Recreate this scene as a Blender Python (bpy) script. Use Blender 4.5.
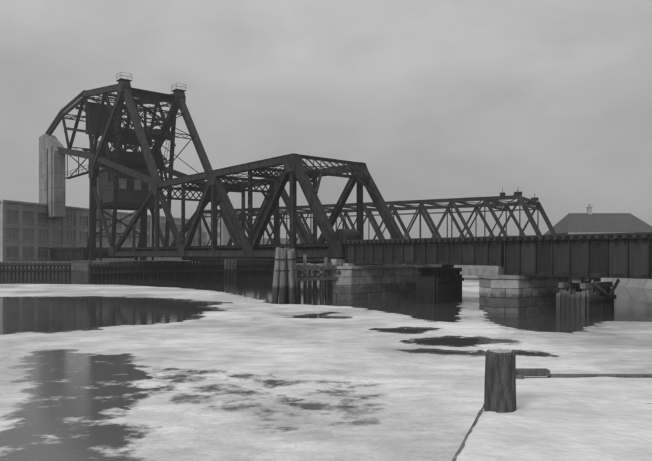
import bpy, bmesh, math, random
from mathutils import Vector, Matrix, noise, geometry
random.seed(7)
R = math.radians
for o in list(bpy.data.objects): bpy.data.objects.remove(o)
sc = bpy.context.scene
COL = sc.collection
EYE = 4.15                    # camera height above the water (z = 0)
FPX = 610.0                   # focal length in pixels of a 652 px wide picture
HY = 254.0                    # horizon row

# ---------------------------------------------------------------- camera
cam = bpy.data.cameras.new('camera'); camo = bpy.data.objects.new('camera', cam); COL.objects.link(camo)
camo.location = (0, 0, EYE); camo.rotation_euler = (R(90), 0, 0)
cam.sensor_width = 36; cam.lens = 36*FPX/652; cam.shift_y = (HY-230.5)/652
cam.clip_start = .05; cam.clip_end = 5000
sc.camera = camo

# ---------------------------------------------------------------- world, sun, exposure
SUN_EL, SUN_AZ = 34, 215      # azimuth clockwise from +Y: behind the camera, to the left
w = bpy.data.worlds.new('World'); sc.world = w; w.use_nodes = True
nt = w.node_tree; nt.nodes.clear()
def N(t, **k):
    n = nt.nodes.new(t)
    for a, b in k.items(): setattr(n, a, b)
    return n
L = nt.links.new
sky = N('ShaderNodeTexSky', sky_type='NISHITA', sun_disc=False)
sky.sun_elevation = R(SUN_EL); sky.sun_rotation = R(SUN_AZ); sky.air_density = 1.0; sky.dust_density = 3.0
bw = N('ShaderNodeRGBToBW'); L(sky.outputs[0], bw.inputs[0])
tc = N('ShaderNodeTexCoord'); sp = N('ShaderNodeSeparateXYZ'); L(tc.outputs['Generated'], sp.inputs[0])
cl = N('ShaderNodeMath', operation='MAXIMUM'); cl.inputs[1].default_value = 0; L(sp.outputs['Z'], cl.inputs[0])
# overcast layer: (1 + 2 sin h) / 3 of the zenith brightness, with soft uneven cloud
g = N('ShaderNodeMath', operation='MULTIPLY_ADD'); g.inputs[1].default_value = 4.4; g.inputs[2].default_value = 2.3; L(cl.outputs[0], g.inputs[0])
mp = N('ShaderNodeMapping'); mp.inputs['Scale'].default_value = (1, 1, 2.2); L(tc.outputs['Generated'], mp.inputs[0])
nz = N('ShaderNodeTexNoise'); nz.inputs['Scale'].default_value = 2.6; nz.inputs['Detail'].default_value = 5; nz.inputs['Roughness'].default_value = .55; L(mp.outputs[0], nz.inputs['Vector'])
mr = N('ShaderNodeMapRange'); mr.inputs[1].default_value = .3; mr.inputs[2].default_value = .7; mr.inputs[3].default_value = .80; mr.inputs[4].default_value = 1.18; L(nz.outputs[0], mr.inputs[0])
m1 = N('ShaderNodeMath', operation='MULTIPLY'); L(g.outputs[0], m1.inputs[0]); L(mr.outputs[0], m1.inputs[1])
m2 = N('ShaderNodeMath', operation='MULTIPLY'); m2.inputs[1].default_value = .12; L(bw.outputs[0], m2.inputs[0])
ad = N('ShaderNodeMath', operation='ADD'); L(m1.outputs[0], ad.inputs[0]); L(m2.outputs[0], ad.inputs[1])
bg = N('ShaderNodeBackground'); bg.inputs['Strength'].default_value = .095; L(ad.outputs[0], bg.inputs['Color'])
wo = N('ShaderNodeOutputWorld'); L(bg.outputs[0], wo.inputs['Surface'])
sl = bpy.data.lights.new('sun', 'SUN'); sl.energy = 1.4; sl.angle = R(14)
so = bpy.data.objects.new('sun', sl); COL.objects.link(so)
az, el = R(SUN_AZ), R(SUN_EL)
so.rotation_euler = Vector((math.sin(az)*math.cos(el), math.cos(az)*math.cos(el), math.sin(el))).to_track_quat('Z', 'Y').to_euler()
so.location = (-20, -20, 60)
vs = sc.view_settings
vs.view_transform = 'Standard'; vs.look = 'None'; vs.exposure = 0.35; vs.gamma = 1; vs.use_curve_mapping = False
sc.render.engine = 'CYCLES'
sc.cycles.pixel_filter_type = 'BLACKMAN_HARRIS'; sc.cycles.filter_width = 2.0

# ---------------------------------------------------------------- materials (the photograph is black and white: all greys)
def material(name, lo, hi, scale=1.0, rough=.7, detail=6, bump=.0, bscale=None, stretch=(1,1,1), spec=.3, tide=None, coord='Object', contrast=(.3,.7), rand=0.0, metal=0):
    m = bpy.data.materials.new(name); m.use_nodes = True
    t = m.node_tree; n = t.nodes; b = n['Principled BSDF']; l = t.links.new
    b.inputs['Roughness'].default_value = rough; b.inputs['Specular IOR Level'].default_value = spec; b.inputs['Metallic'].default_value = metal
    c = n.new('ShaderNodeTexCoord'); mp = n.new('ShaderNodeMapping'); mp.inputs['Scale'].default_value = stretch
    if coord == 'World':
        ge = n.new('ShaderNodeNewGeometry'); l(ge.outputs['Position'], mp.inputs[0])
    else: l(c.outputs[coord], mp.inputs[0])
    z = n.new('ShaderNodeTexNoise'); z.inputs['Scale'].default_value = scale; z.inputs['Detail'].default_value = detail; z.inputs['Roughness'].default_value = .62
    l(mp.outputs[0], z.inputs['Vector'])
    r = n.new('ShaderNodeMapRange'); r.inputs[1].default_value = contrast[0]; r.inputs[2].default_value = contrast[1]; r.inputs[3].default_value = lo; r.inputs[4].default_value = hi
    l(z.outputs[0], r.inputs[0]); out = r.outputs[0]
    if rand:
        oi = n.new('ShaderNodeObjectInfo'); rr = n.new('ShaderNodeMapRange'); rr.inputs[3].default_value = 1-rand; rr.inputs[4].default_value = 1+rand
        l(oi.outputs['Random'], rr.inputs[0]); mu = n.new('ShaderNodeMath'); mu.operation = 'MULTIPLY'; l(out, mu.inputs[0]); l(rr.outputs[0], mu.inputs[1]); out = mu.outputs[0]
    if tide is not None:      # wet, weedy band below the high water mark (height of the mark above the water, darkening)
        ge = n.new('ShaderNodeNewGeometry'); s = n.new('ShaderNodeSeparateXYZ'); l(ge.outputs['Position'], s.inputs[0])
        q = n.new('ShaderNodeTexNoise'); q.inputs['Scale'].default_value = 2.2; l(ge.outputs['Position'], q.inputs['Vector'])
        a = n.new('ShaderNodeMath'); a.operation = 'MULTIPLY_ADD'; a.inputs[1].default_value = -.7; l(q.outputs[0], a.inputs[0]); l(s.outputs['Z'], a.inputs[2])
        k = n.new('ShaderNodeMapRange'); k.inputs[1].default_value = tide[0]-.55; k.inputs[2].default_value = tide[0]-.25; k.inputs[3].default_value = tide[1]; k.inputs[4].default_value = 1
        l(a.outputs[0], k.inputs[0]); mu = n.new('ShaderNodeMath'); mu.operation = 'MULTIPLY'; l(out, mu.inputs[0]); l(k.outputs[0], mu.inputs[1]); out = mu.outputs[0]
    cc = n.new('ShaderNodeCombineColor'); [l(out, cc.inputs[i]) for i in range(3)]
    l(cc.outputs[0], b.inputs['Base Color'])
    if bump:
        z2 = n.new('ShaderNodeTexNoise'); z2.inputs['Scale'].default_value = bscale or scale*4; z2.inputs['Detail'].default_value = 5
        l(mp.outputs[0], z2.inputs['Vector'])
        bu = n.new('ShaderNodeBump'); bu.inputs['Strength'].default_value = bump; bu.inputs['Distance'].default_value = .05
        l(z2.outputs[0], bu.inputs['Height']); l(bu.outputs[0], b.inputs['Normal'])
    return m
M = {}
M['steel'] = material('weathered_steel', .010, .038, 1.6, .62, stretch=(1,1,.35), bump=.25, spec=.18, rand=.25, contrast=(.36,.66))
M['web'] = material('girder_web_plate', .010, .040, 1.1, .62, stretch=(1.5,1.5,.25), bump=.3, spec=.18, rand=.4, contrast=(.25,.75))
M['steel_dark'] = material('shade_dark_steel', .009, .022, 1.0, .7, stretch=(1,1,.35), bump=.2, spec=.15, rand=.15)  # darker copy of the steel: shade on inner members put into the colour
M['concrete'] = material('weathered_concrete', .10, .25, .7, .9, stretch=(1,1,.3), bump=.3)
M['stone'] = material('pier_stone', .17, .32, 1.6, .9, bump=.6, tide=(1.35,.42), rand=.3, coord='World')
M['stone_dark'] = material('dark_pier_stone', .06, .13, 1.6, .9, bump=.6, tide=(1.35,.5), rand=.2, coord='World')  # darker stone for the tower pier
M['mortar'] = material('pier_mortar', .12, .18, 2, .95, tide=(1.35,.42), coord='World')
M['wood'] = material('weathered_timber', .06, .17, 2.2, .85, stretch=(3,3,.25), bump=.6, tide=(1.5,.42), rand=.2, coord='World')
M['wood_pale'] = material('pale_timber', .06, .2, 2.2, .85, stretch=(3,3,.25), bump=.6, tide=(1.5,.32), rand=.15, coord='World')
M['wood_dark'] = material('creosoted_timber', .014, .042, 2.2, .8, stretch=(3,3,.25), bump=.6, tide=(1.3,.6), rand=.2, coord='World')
M['plank'] = material('grey_planks', .09, .2, 2.0, .85, stretch=(.3,3,3), bump=.5, rand=.25, coord='World')
M['bollard'] = material('bollard_timber', .035, .12, 6, .85, detail=10, stretch=(2.2,2.2,.45), bump=1.0, bscale=18, coord='World', contrast=(.32,.68))
M['bollard_top'] = material('bollard_end_grain', .22, .42, 9, .9, bump=.5)
M['brick'] = material('haze_paled_brick', .25, .36, .5, .9, bump=.2, coord='World')  # paler brick: the haze over the mill is put into the colour
M['brick_trim'] = material('brick_trim', .27, .38, .8, .9, coord='World')  # trim paled for haze like the walls
M['glass'] = material('factory_glass', .15, .22, 1, .2, spec=.5, rand=.3)  # panes lightened too, so the mill windows look faded by haze
M['roof'] = material('slate_roof', .05, .09, 1.2, .85, stretch=(1,1,3), bump=.3, coord='World')
M['siding'] = material('painted_siding', .20, .28, .7, .85, stretch=(.4,.4,4), coord='World')
M['paleshed'] = material('whitewashed_boards', .34, .46, .9, .9, coord='World')
M['snow'] = material('dock_snow', .48, .68, 1.6, .8, detail=10, bump=.6, bscale=7, stretch=(1,1.25,1), coord='World', spec=.2)
M['earth'] = material('snowy_ground', .12, .38, .12, .95, detail=8, bump=.5, bscale=.9, coord='World')
M['bark'] = material('bare_brush', .05, .09, 2, .9)

def ice_material():
    m = bpy.data.materials.new('river_ice'); m.use_nodes = True
    t = m.node_tree; n = t.nodes; b = n['Principled BSDF']; l = t.links.new
    ge = n.new('ShaderNodeNewGeometry')
    def noi(sc_, det, scale=(1,1,1), rough=.6):
        mp = n.new('ShaderNodeMapping'); mp.inputs['Scale'].default_value = scale; l(ge.outputs['Position'], mp.inputs[0])
        z = n.new('ShaderNodeTexNoise'); z.inputs['Scale'].default_value = sc_; z.inputs['Detail'].default_value = det; z.inputs['Roughness'].default_value = rough
        l(mp.outputs[0], z.inputs['Vector']); return z.outputs[0]
    def rng(x, a, b_, c, d):
        r = n.new('ShaderNodeMapRange'); r.inputs[1].default_value = a; r.inputs[2].default_value = b_; r.inputs[3].default_value = c; r.inputs[4].default_value = d; l(x, r.inputs[0]); return r.outputs[0]
    def mul(x, y):
        k = n.new('ShaderNodeMath'); k.operation = 'MULTIPLY'; l(x, k.inputs[0]); l(y, k.inputs[1]); return k.outputs[0]
    big = noi(.10, 7, (1, 1.1, 1), .65); mid = noi(.8, 11, (.6, 1.5, 1), .76); fine = noi(9, 8, (1,1,1), .75)
    wet = rng(big, .42, .62, 0, 1)
    base = rng(mid, .34, .66, .52, .86)
    base = mul(base, rng(wet, 0, 1, 1, .66)); base = mul(base, rng(fine, .3, .7, .82, 1.1))
    at = n.new('ShaderNodeAttribute'); at.attribute_name = 'wet'
    def add(x, y):
        k = n.new('ShaderNodeMath'); k.operation = 'ADD'; l(x, k.inputs[0]); l(y, k.inputs[1]); return k.outputs[0]
    vo = n.new('ShaderNodeTexVoronoi'); vo.inputs['Scale'].default_value = .22; vo.inputs['Randomness'].default_value = 1
    di = n.new('ShaderNodeVectorMath'); di.operation = 'MULTIPLY_ADD'; nd = n.new('ShaderNodeTexNoise'); nd.inputs['Scale'].default_value = .6; nd.inputs['Detail'].default_value = 4
    l(ge.outputs['Position'], nd.inputs['Vector']); l(nd.outputs['Color'], di.inputs[0]); di.inputs[1].default_value = (4,4,0); l(ge.outputs['Position'], di.inputs[2]); l(di.outputs[0], vo.inputs['Vector'])
    sv = n.new('ShaderNodeSeparateColor'); l(vo.outputs['Color'], sv.inputs[0])
    base = mul(base, rng(sv.outputs[0], 0, 1, .9, 1.06))          # refrozen slabs differ a little
    ve = n.new('ShaderNodeTexVoronoi'); ve.feature = 'DISTANCE_TO_EDGE'; ve.inputs['Scale'].default_value = .22; l(di.outputs[0], ve.inputs['Vector'])
    base = mul(base, rng(ve.outputs[0], .0, .012, .88, 1))
    film = add(at.outputs['Fac'], rng(noi(1.0, 10, (.75,.95,1), .70), .25, .75, -.62, .62)); film = rng(film, .40, .72, 0, 1)
    def blend(x, v):
        k = n.new('ShaderNodeMix'); k.data_type = 'FLOAT'; l(film, k.inputs[0]); l(x, k.inputs[2]); k.inputs[3].default_value = v; return k.outputs[0]
    base = blend(base, .11)
    cc = n.new('ShaderNodeCombineColor'); [l(base, cc.inputs[i]) for i in range(3)]
    l(cc.outputs[0], b.inputs['Base Color'])
    l(blend(rng(wet, 0, 1, .6, .3), .09), b.inputs['Roughness'])
    b.inputs['Specular IOR Level'].default_value = .35
    bu = n.new('ShaderNodeBump'); l(blend(rng(wet, 0, 1, .4, .3), .05), bu.inputs['Strength']); bu.inputs['Distance'].default_value = .05; l(mid, bu.inputs['Height']); l(bu.outputs[0], b.inputs['Normal'])
    return m
M['ice'] = ice_material()
def water_material():
    m = bpy.data.materials.new('river_water'); m.use_nodes = True
    t = m.node_tree; n = t.nodes; b = n['Principled BSDF']; l = t.links.new
    b.inputs['Base Color'].default_value = (.055,.055,.055,1); b.inputs['Roughness'].default_value = .05; b.inputs['IOR'].default_value = 1.33
    ge = n.new('ShaderNodeNewGeometry'); mp = n.new('ShaderNodeMapping'); mp.inputs['Scale'].default_value = (.8,1,1); l(ge.outputs['Position'], mp.inputs[0])
    z = n.new('ShaderNodeTexNoise'); z.inputs['Scale'].default_value = 1.4; z.inputs['Detail'].default_value = 4; l(mp.outputs[0], z.inputs['Vector'])
    bu = n.new('ShaderNodeBump'); bu.inputs['Strength'].default_value = .10; bu.inputs['Distance'].default_value = .06; l(z.outputs[0], bu.inputs['Height']); l(bu.outputs[0], b.inputs['Normal'])
    return m
M['water'] = water_material()

# ---------------------------------------------------------------- geometry helpers: a shape is (verts, faces)
BOXF = [(0,3,2,1),(4,5,6,7),(0,1,5,4),(1,2,6,5),(2,3,7,6),(3,0,4,7)]
def merge(*shapes):
    V, F = [], []
    for v, f in shapes:
        k = len(V); V += list(v); F += [tuple(i+k for i in q) for q in f]
    return V, F
def box(a, b):
    x0,y0,z0 = a; x1,y1,z1 = b
    return [(x0,y0,z0),(x1,y0,z0),(x1,y1,z0),(x0,y1,z0),(x0,y0,z1),(x1,y0,z1),(x1,y1,z1),(x0,y1,z1)], list(BOXF)
def axes(p, q):
    a = (Vector(q)-Vector(p)).normalized()
    up = Vector((0,0,1)) if abs(a.z) < .97 else Vector((1,0,0))
    s = a.cross(up).normalized(); u = s.cross(a)
    return a, s, u
def bar(p, q, w, h, ou=0, os=0):
    a, s, u = axes(p, q); p = Vector(p)+u*ou+s*os; q = Vector(q)+u*ou+s*os; V = []
    for c in (p, q):
        for i, j in ((-1,-1),(1,-1),(1,1),(-1,1)): V.append(tuple(c+s*(i*w/2)+u*(j*h/2)))
    return V, list(BOXF)
def member(p, q, w, h, lip=.07):       # built-up riveted box: web with projecting flange angles
    return merge(bar(p, q, w, h), bar(p, q, w+2*lip, .09, h/2-.02), bar(p, q, w+2*lip, .09, -h/2+.02))
def laced(p, q, w, h, pitch=.85, th=.09, plate=.32):   # two channels tied by batten plates
    a, s, u = axes(p, q); p = Vector(p); q = Vector(q); Ln = (q-p).length
    sh = [bar(p, q, w, th, h/2-th/2), bar(p, q, w, th, -h/2+th/2)]
    n = max(2, int(Ln/pitch))
    for i in range(n+1):
        c = p+a*min(max(Ln*i/n, plate/2), Ln-plate/2)
        for e in (-1, 1): sh.append(bar(c-a*plate/2, c+a*plate/2, .02, h-2*th, 0, e*(w/2-.015)))
    return merge(*sh)
def zigzag(p, q, w, h, pitch=1.0, th=.1):              # two angles tied by zigzag lacing
    a, s, u = axes(p, q); p = Vector(p); q = Vector(q); Ln = (q-p).length
    sh = [bar(p, q, w, th, h/2-th/2), bar(p, q, w, th, -h/2+th/2)]
    n = max(2, int(Ln/pitch))
    for i in range(n):
        e = 1 if i % 2 else -1
        sh.append(bar(p+a*(Ln*i/n)+u*(e*(h/2-th)), p+a*(Ln*(i+1)/n)-u*(e*(h/2-th)), .05, .08))
    return merge(*sh)
def pile(p, q, r0, r1, n=10, wob=.06, rings=5):
    a, s, u = axes(p, q); p = Vector(p); q = Vector(q); V, F = [], []
    ph = random.uniform(0, 9)
    for k in range(rings+1):
        f = k/rings; c = p.lerp(q, f); r = r0+(r1-r0)*f
        for i in range(n):
            t = 2*math.pi*i/n; rr = r*(1+wob*(noise.noise((i*1.7+ph, f*2.5, ph))+.4*math.sin(3*t+ph)))
            V.append(tuple(c+s*(rr*math.cos(t))+u*(rr*math.sin(t))))
    for k in range(rings):
        for i in range(n):
            j = (i+1) % n; F.append((k*n+i, k*n+j, (k+1)*n+j, (k+1)*n+i))
    F.append(tuple(range(n-1,-1,-1))); F.append(tuple(rings*n+i for i in range(n)))
    return V, F
def prism(poly, z0, z1):
    n = len(poly)
    V = [(x,y,z0) for x,y in poly]+[(x,y,z1) for x,y in poly]
    return V, [tuple(range(n-1,-1,-1)), tuple(range(n,2*n))]+[(i,(i+1)%n,n+(i+1)%n,n+i) for i in range(n)]
def plate_sz(pts, t, th):              # flat plate in a truss plane from (s, z) outline, centred on t
    n = len(pts)
    V = [(x,t-th/2,z) for x,z in pts]+[(x,t+th/2,z) for x,z in pts]
    return V, [tuple(range(n)), tuple(range(2*n-1,n-1,-1))]+[(i,n+i,n+(i+1)%n,(i+1)%n) for i in range(n)]
def to_mesh(name, shape):
    me = bpy.data.meshes.new(name); me.from_pydata([tuple(v) for v in shape[0]], [], shape[1])
    bm = bmesh.new(); bm.from_mesh(me); bmesh.ops.recalc_face_normals(bm, faces=bm.faces); bm.to_mesh(me); bm.free()
    return me

lerp = lambda a, b, f: a+(b-a)*f
FR = {'world': ((0,0),0)}
class Thing:
    """an Empty at the thing's base; coordinates of parts are given in the frame (s, t, z above water)"""
    def __init__(s, name, label, cat, frame='world', org=(0,0,0), group=None, kind=None):
        s.org = Vector(org); (px,py), th = FR[frame]
        o = bpy.data.objects.new(name, None); COL.objects.link(o)
        c, n = math.cos(th), math.sin(th)
        o.location = (px+c*org[0]-n*org[1], py+n*org[0]+c*org[1], org[2]); o.rotation_euler = (0,0,th)
        o.empty_display_size = .5; o['label'] = label; o['category'] = cat
        if group: o['group'] = group
        if kind: o['kind'] = kind
        s.o = o
    def add(s, name, shape, mat, parent=None, smooth=False, stuff=False, label=None):
        V, F = shape
        me = to_mesh(name, ([tuple(Vector(v)-s.org) for v in V], F)); me.materials.append(M[mat])
        if smooth: me.polygons.foreach_set('use_smooth', [len(p.vertices) == 4 for p in me.polygons])
        o = bpy.data.objects.new(name, me); COL.objects.link(o); o.parent = parent or s.o
        if stuff: o['kind'] = 'stuff'
        if label: o['label'] = label
        return o
    def put(s, name, me, loc, rz=0, scale=(1,1,1), parent=None):      # shared mesh
        o = bpy.data.objects.new(name, me); COL.objects.link(o); o.parent = parent or s.o
        o.location = Vector(loc)-s.org; o.rotation_euler = (0,0,rz); o.scale = scale
        return o
def structure(name, shape, mat):
    me = to_mesh(name, shape); me.materials.append(M[mat]); o = bpy.data.objects.new(name, me); COL.objects.link(o); o['kind'] = 'structure'; return o

def dirframe(P, vx):    # frame whose x axis runs towards the viewer, away from the vanishing point at pixel vx
    d = Vector((326-vx, -FPX)).normalized(); return (P, math.atan2(d.y, d.x))
FR['main'] = dirframe((-3.46, 64.0), -187)
FR['back'] = dirframe((28.6, 90.0), -700)
FR['mill'] = ((-60.8, 120.0), math.atan2(.95, .313))
def px2water(x, y, z=0.0):
    Y = (EYE-z)*FPX/(y-HY); return ((x-326)/FPX*Y, Y)

# unit stone with worn edges, shared by all masonry
def unit_block(mat):
    bm = bmesh.new(); bmesh.ops.create_cube(bm, size=1)
    bmesh.ops.bevel(bm, geom=list(bm.edges), offset=.035, segments=1, affect='EDGES')
    me = bpy.data.meshes.new('stone'); bm.to_mesh(me); bm.free(); me.materials.append(M[mat]); return me
STONE = unit_block('stone'); STONE_DARK = unit_block('stone_dark')
def masonry(T, poly, z0, z1, ch, bl, depth=.4, blk=None):
    c = Vector((sum(p[0] for p in poly)/len(poly), sum(p[1] for p in poly)/len(poly)))
    def inset(k):
        out = []
        n = len(poly)
        for i in range(n):
            a, b, d = Vector(poly[i-1]), Vector(poly[i]), Vector(poly[(i+1)%n])
            e1 = (b-a).normalized(); e2 = (d-b).normalized(); n1 = Vector((-e1.y,e1.x)); n2 = Vector((-e2.y,e2.x))
            bis = (n1+n2).normalized(); out.append(tuple(b+bis*(k/max(.3,bis.dot(n1)))))
        return out
    T.add('core', prism(inset(.07), z0, z1-.01), 'mortar')
    nc = max(1, round((z1-z0)/ch)); h = (z1-z0)/nc
    for i in range(len(poly)):
        a, b = Vector(poly[i]), Vector(poly[(i+1)%len(poly)]); e = b-a; ln = e.length; e.normalize(); nrm = Vector((-e.y, e.x)); rz = math.atan2(e.y, e.x)
        for k in range(nc):
            x = 0; first = True
            while x < ln-.05:
                l = bl*random.uniform(.75,1.25)*(.55 if first and k % 2 else 1); first = False
                if ln-x-l < bl*.5: l = ln-x
                m = a+e*(x+l/2)+nrm*(depth/2-random.uniform(0,.035))
                T.put('stone', blk or STONE, (m.x, m.y, z0+h*(k+.5)), rz, (l-.04-random.uniform(0,.015), depth, h-.035))
                x += l
    return T

# ================================================================ water, ice and land
structure('water', ([(-1500,-200,0),(1500,-200,0),(1500,3000,0),(-1500,3000,0)], [(0,1,2,3)]), 'water')
def roughen(poly, step=.7, amp=.45, seed=0):
    out = []
    for i in range(len(poly)):
        a, b = Vector(poly[i]), Vector(poly[(i+1)%len(poly)]); ln = (b-a).length; dist = (a.y+b.y)/2
        n = max(1, min(260, int(ln/max(step*.6, dist*.006))))
        for k in range(n):
            p = a.lerp(b, k/n); am = amp*min(1, .25+dist/60)
            q = Vector((p.x*.55, p.y*.55, seed))
            p = p+Vector((1.7*noise.fractal(q,.8,2,6), noise.fractal(q+Vector((31,7,0)),.8,2,6)))*am
            out.append((p.x, p.y))
    return out
def offset_loop(lp, d, seed):
    area = sum(lp[i-1][0]*lp[i][1]-lp[i][0]*lp[i-1][1] for i in range(len(lp))); sg = 1 if area > 0 else -1
    out = []; n = len(lp)
    for i in range(n):
        a, b = Vector(lp[i-2]), Vector(lp[(i+2)%n]); e = (b-a)
        if e.length < 1e-6: continue
        e.normalize(); k = d*(1+.7*noise.noise((lp[i][0]*.7,lp[i][1]*.7,seed)))
        out.append((lp[i][0]+sg*e.y*k, lp[i][1]-sg*e.x*k))
    return out[::2] if len(out) > 40 else out
def inside(p, lp):
    r = False; j = len(lp)-1
    for i in range(len(lp)):
        (xi,yi), (xj,yj) = lp[i], lp[j]
        if (yi > p[1]) != (yj > p[1]) and p[0] < (xj-xi)*(p[1]-yi)/(yj-yi)+xi: r = not r
        j = i
    return r
def ice_sheet(outer, holes, wets, z0, z1, seed):
    """sheet with open leads (holes); wets = areas of thin wet ice; point attribute 'wet' fades over their margins"""
    ol = roughen(outer, seed=seed); hl = [roughen(h, .22, 1.0, seed+1+i) for i, h in enumerate(holes)]; wl = [roughen(h, .3, .7, seed+40+i) for i, h in enumerate(wets)]
    loops = [(ol,.55)]+[(h,.9) for h in hl]+[(offset_loop(h,.9,5),0) for h in hl]+[(h,.45) for h in wl]+[(offset_loop(h,1.0,6),0) for h in wl]+[(offset_loop(h,-1.0,7),.85) for h in wl[:1]]+[(offset_loop(ol,-1.3,8),0)]
    pts, edges, val = [], [], []
    for lp, a in loops:
        k = len(pts); n = len(lp); pts += [Vector(p) for p in lp]; edges += [(k+i, k+(i+1)%n) for i in range(n)]; val += [a]*n
    v, e, f, ov, oe, of = geometry.delaunay_2d_cdt(pts, edges, [], 1, 1e-4)
    ctr = lambda q: (sum(v[i].x for i in q)/len(q), sum(v[i].y for i in q)/len(q))
    f = [q for q in f if inside(ctr(q), ol) and not any(inside(ctr(q), h) for h in hl)]
    cnt = {(q[i], q[(i+1)%len(q)]) for q in f for i in range(len(q))}
    n = len(v)
    V = [(p.x,p.y,z1) for p in v]+[(p.x,p.y,z0) for p in v]
    F = [tuple(q) for q in f]+[(a, a+n, b+n, b) for (a,b) in cnt if (b,a) not in cnt]
    me = to_mesh('ice_sheet', (V, F)); me.materials.append(M['ice'])
    at = me.attributes.new('wet', 'FLOAT', 'POINT'); w1 = []
    for k, o_ in enumerate(ov):
        x = max([val[i] for i in o_], default=.4)
        if inside(v[k], wl[0]): x = max(x, .85)
        elif any(inside(v[k], h) for h in wl[1:]): x = max(x, .50)
        w1.append(x)
    at.data.foreach_set('value', w1+w1)
    o = bpy.data.objects.new('ice_sheet', me); COL.objects.link(o); o['kind'] = 'structure'; return o
W = lambda pts: [px2water(*p) for p in pts]
lead = W([(-80,298),(40,297),(100,297),(150,298),(190,300),(223,304),(212,308),(205,313),(190,320),(165,323),(120,326),(95,330),(40,333),(-80,336)])
pool = W([(36,354),(60,351),(84,352),(100,357),(128,355),(141,366),(150,380),(139,400),(146,440),(140,500),(10,500),(25,440),(36,400)])
leads = [lead, pool,
    W([(288,316),(306,316),(322,313),(338,317),(345,320),(330,319),(300,318)]),
    W([(386,331),(400,327),(412,329),(420,332),(400,333)]),
    W([(396,342),(420,341),(440,338),(470,337),(495,341),(490,344),(455,346),(425,345)]),
    W([(410,350),(440,350),(470,352),(498,351),(480,354),(450,355)]),
    W([(512,351),(530,353),(536,357),(522,355)]),
    W([(140,366),(215,372),(300,380),(372,386),(380,405),(362,425),(300,428),(220,410),(160,402)])]
outer = W([(-120,285),(20,284),(120,285),(180,288),(222,292),(250,298),(272,304),(345,306),(392,313),(425,320),(459,323),(461,300),(440,288),(380,281),(380,276),(620,276),(560,284),(489,296),(488,326),(530,331),(572,334),(596,322),(680,322),(760,340),(900,420),(900,700),(-250,700),(-300,480),(-200,330),(-105,300)])
ice = ice_sheet(outer, [lead]+leads[2:7], [pool]+leads[7:], -.05, .03, 3)

def terrain(name, outline, top, slope, mat='earth', seed=0):
    """land with a sloping snowy shore; outline counter-clockwise"""
    ol = roughen(outline, 1.5, 1.2, seed); n = len(ol); V = []; 
    c = []
    for i in range(n):
        a, b = Vector(ol[i-1]), Vector(ol[(i+1)%n]); e = (b-a).normalized(); c.append(Vector((-e.y, e.x)))
    for f, z in ((0,-.3),(.35,.8*top),(1,top)):
        V += [(p[0]+k.x*slope*f, p[1]+k.y*slope*f, z+.15*noise.noise((p[0]*.3,p[1]*.3,f))) for p, k in zip(ol, c)]
    F = [(r*n+i, r*n+(i+1)%n, (r+1)*n+(i+1)%n, (r+1)*n+i) for r in range(2) for i in range(n)]
    F.append(tuple(2*n+i for i in range(n)))
    o = structure(name, (V, F), mat); o.data.polygons.foreach_set('use_smooth', [len(p.vertices) == 4 for p in o.data.polygons]); return o
terrain('left_bank', [(-400,117.6),(-60,117.6),(-44,117.6),(-26,112),(-16,118),(6,140),(24,190),(40,330),(-400,330)], 2.3, 1.2, seed=4)
terrain('right_bank', [(41,104),(38,70),(36,46),(36,30),(46,10),(120,-20),(400,-20),(400,330),(70,330),(52,180)], 2.2, 3, seed=9)
terrain('far_bank', [(-600,335),(0,340),(200,335),(700,330),(700,900),(-600,900)], 3.2, 8, seed=2)

# ================================================================ bascule leaf
Wd = 9.6; ZB = EYE+.05; ZT = EYE+10.05          # truss spacing, bottom and top chord centre heights
TOP = [0, -16.5, -33.0]; BOT = [7.2, -8.2, -24.8, -50.0]
leaf = Thing('bascule_leaf', 'riveted steel through truss leaf of the bascule bridge, lowered across the channel', 'truss span', 'main', (-20, 4.8, ZB-1.0))
for t in (0, Wd):
    leaf.add('top_chord', member((.5,t,ZT), (-33.4,t,ZT), .62, .78), 'steel')
    leaf.add('bottom_chord', member((8.1,t,ZB), (-50.6,t,ZB), .5, .72), 'steel')
    leaf.add('end_post', member((0,t,ZT+.1), (7.2,t,ZB), .66, .84), 'steel')
    for a, b, w_, h_ in ((0,-8.2,.5,.62),(-16.5,-8.2,.5,.66),(-16.5,-24.8,.5,.7),(-33,-24.8,.5,.62),(-33,-50,.46,.6)):
        leaf.add('diagonal', member((a,t,ZT), (b,t,ZB), w_, h_), 'steel')
    for s in (0,-16.5,-33): leaf.add('post', member((s,t,ZT), (s,t,ZB), .42, .5, .05), 'steel')
    for s in (-8.2,-24.8): leaf.add('hanger', laced((s,t,ZT-.2), (s,t,ZB+.2), .32, .52), 'steel')
    leaf.add('hanger', laced((-41.5,t,ZT-5.2), (-41.5,t,ZB+.2), .32, .5), 'steel')
    for s, kk in ((0,1),(-16.5,0),(-33,0)):
        for e in (-1,1):
            leaf.add('gusset', plate_sz([(s-1.1,ZT+.34),(s+(.6 if kk else 1.1),ZT+.34),(s+1.05,ZT-.6),(s+.6,ZT-1.45),(s-.6,ZT-1.45),(s-1.25,ZT-.5)], t+e*.37, .03), 'steel')
    for s in BOT:
        for e in (-1,1):
            leaf.add('gusset', plate_sz([(s-1.15,ZB-.38),(s+1.15,ZB-.38),(s+1.05,ZB+.42),(s+.6,ZB+1.25),(s-.6,ZB+1.25),(s-1.05,ZB+.42)], t+e*.36, .03), 'steel')
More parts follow.
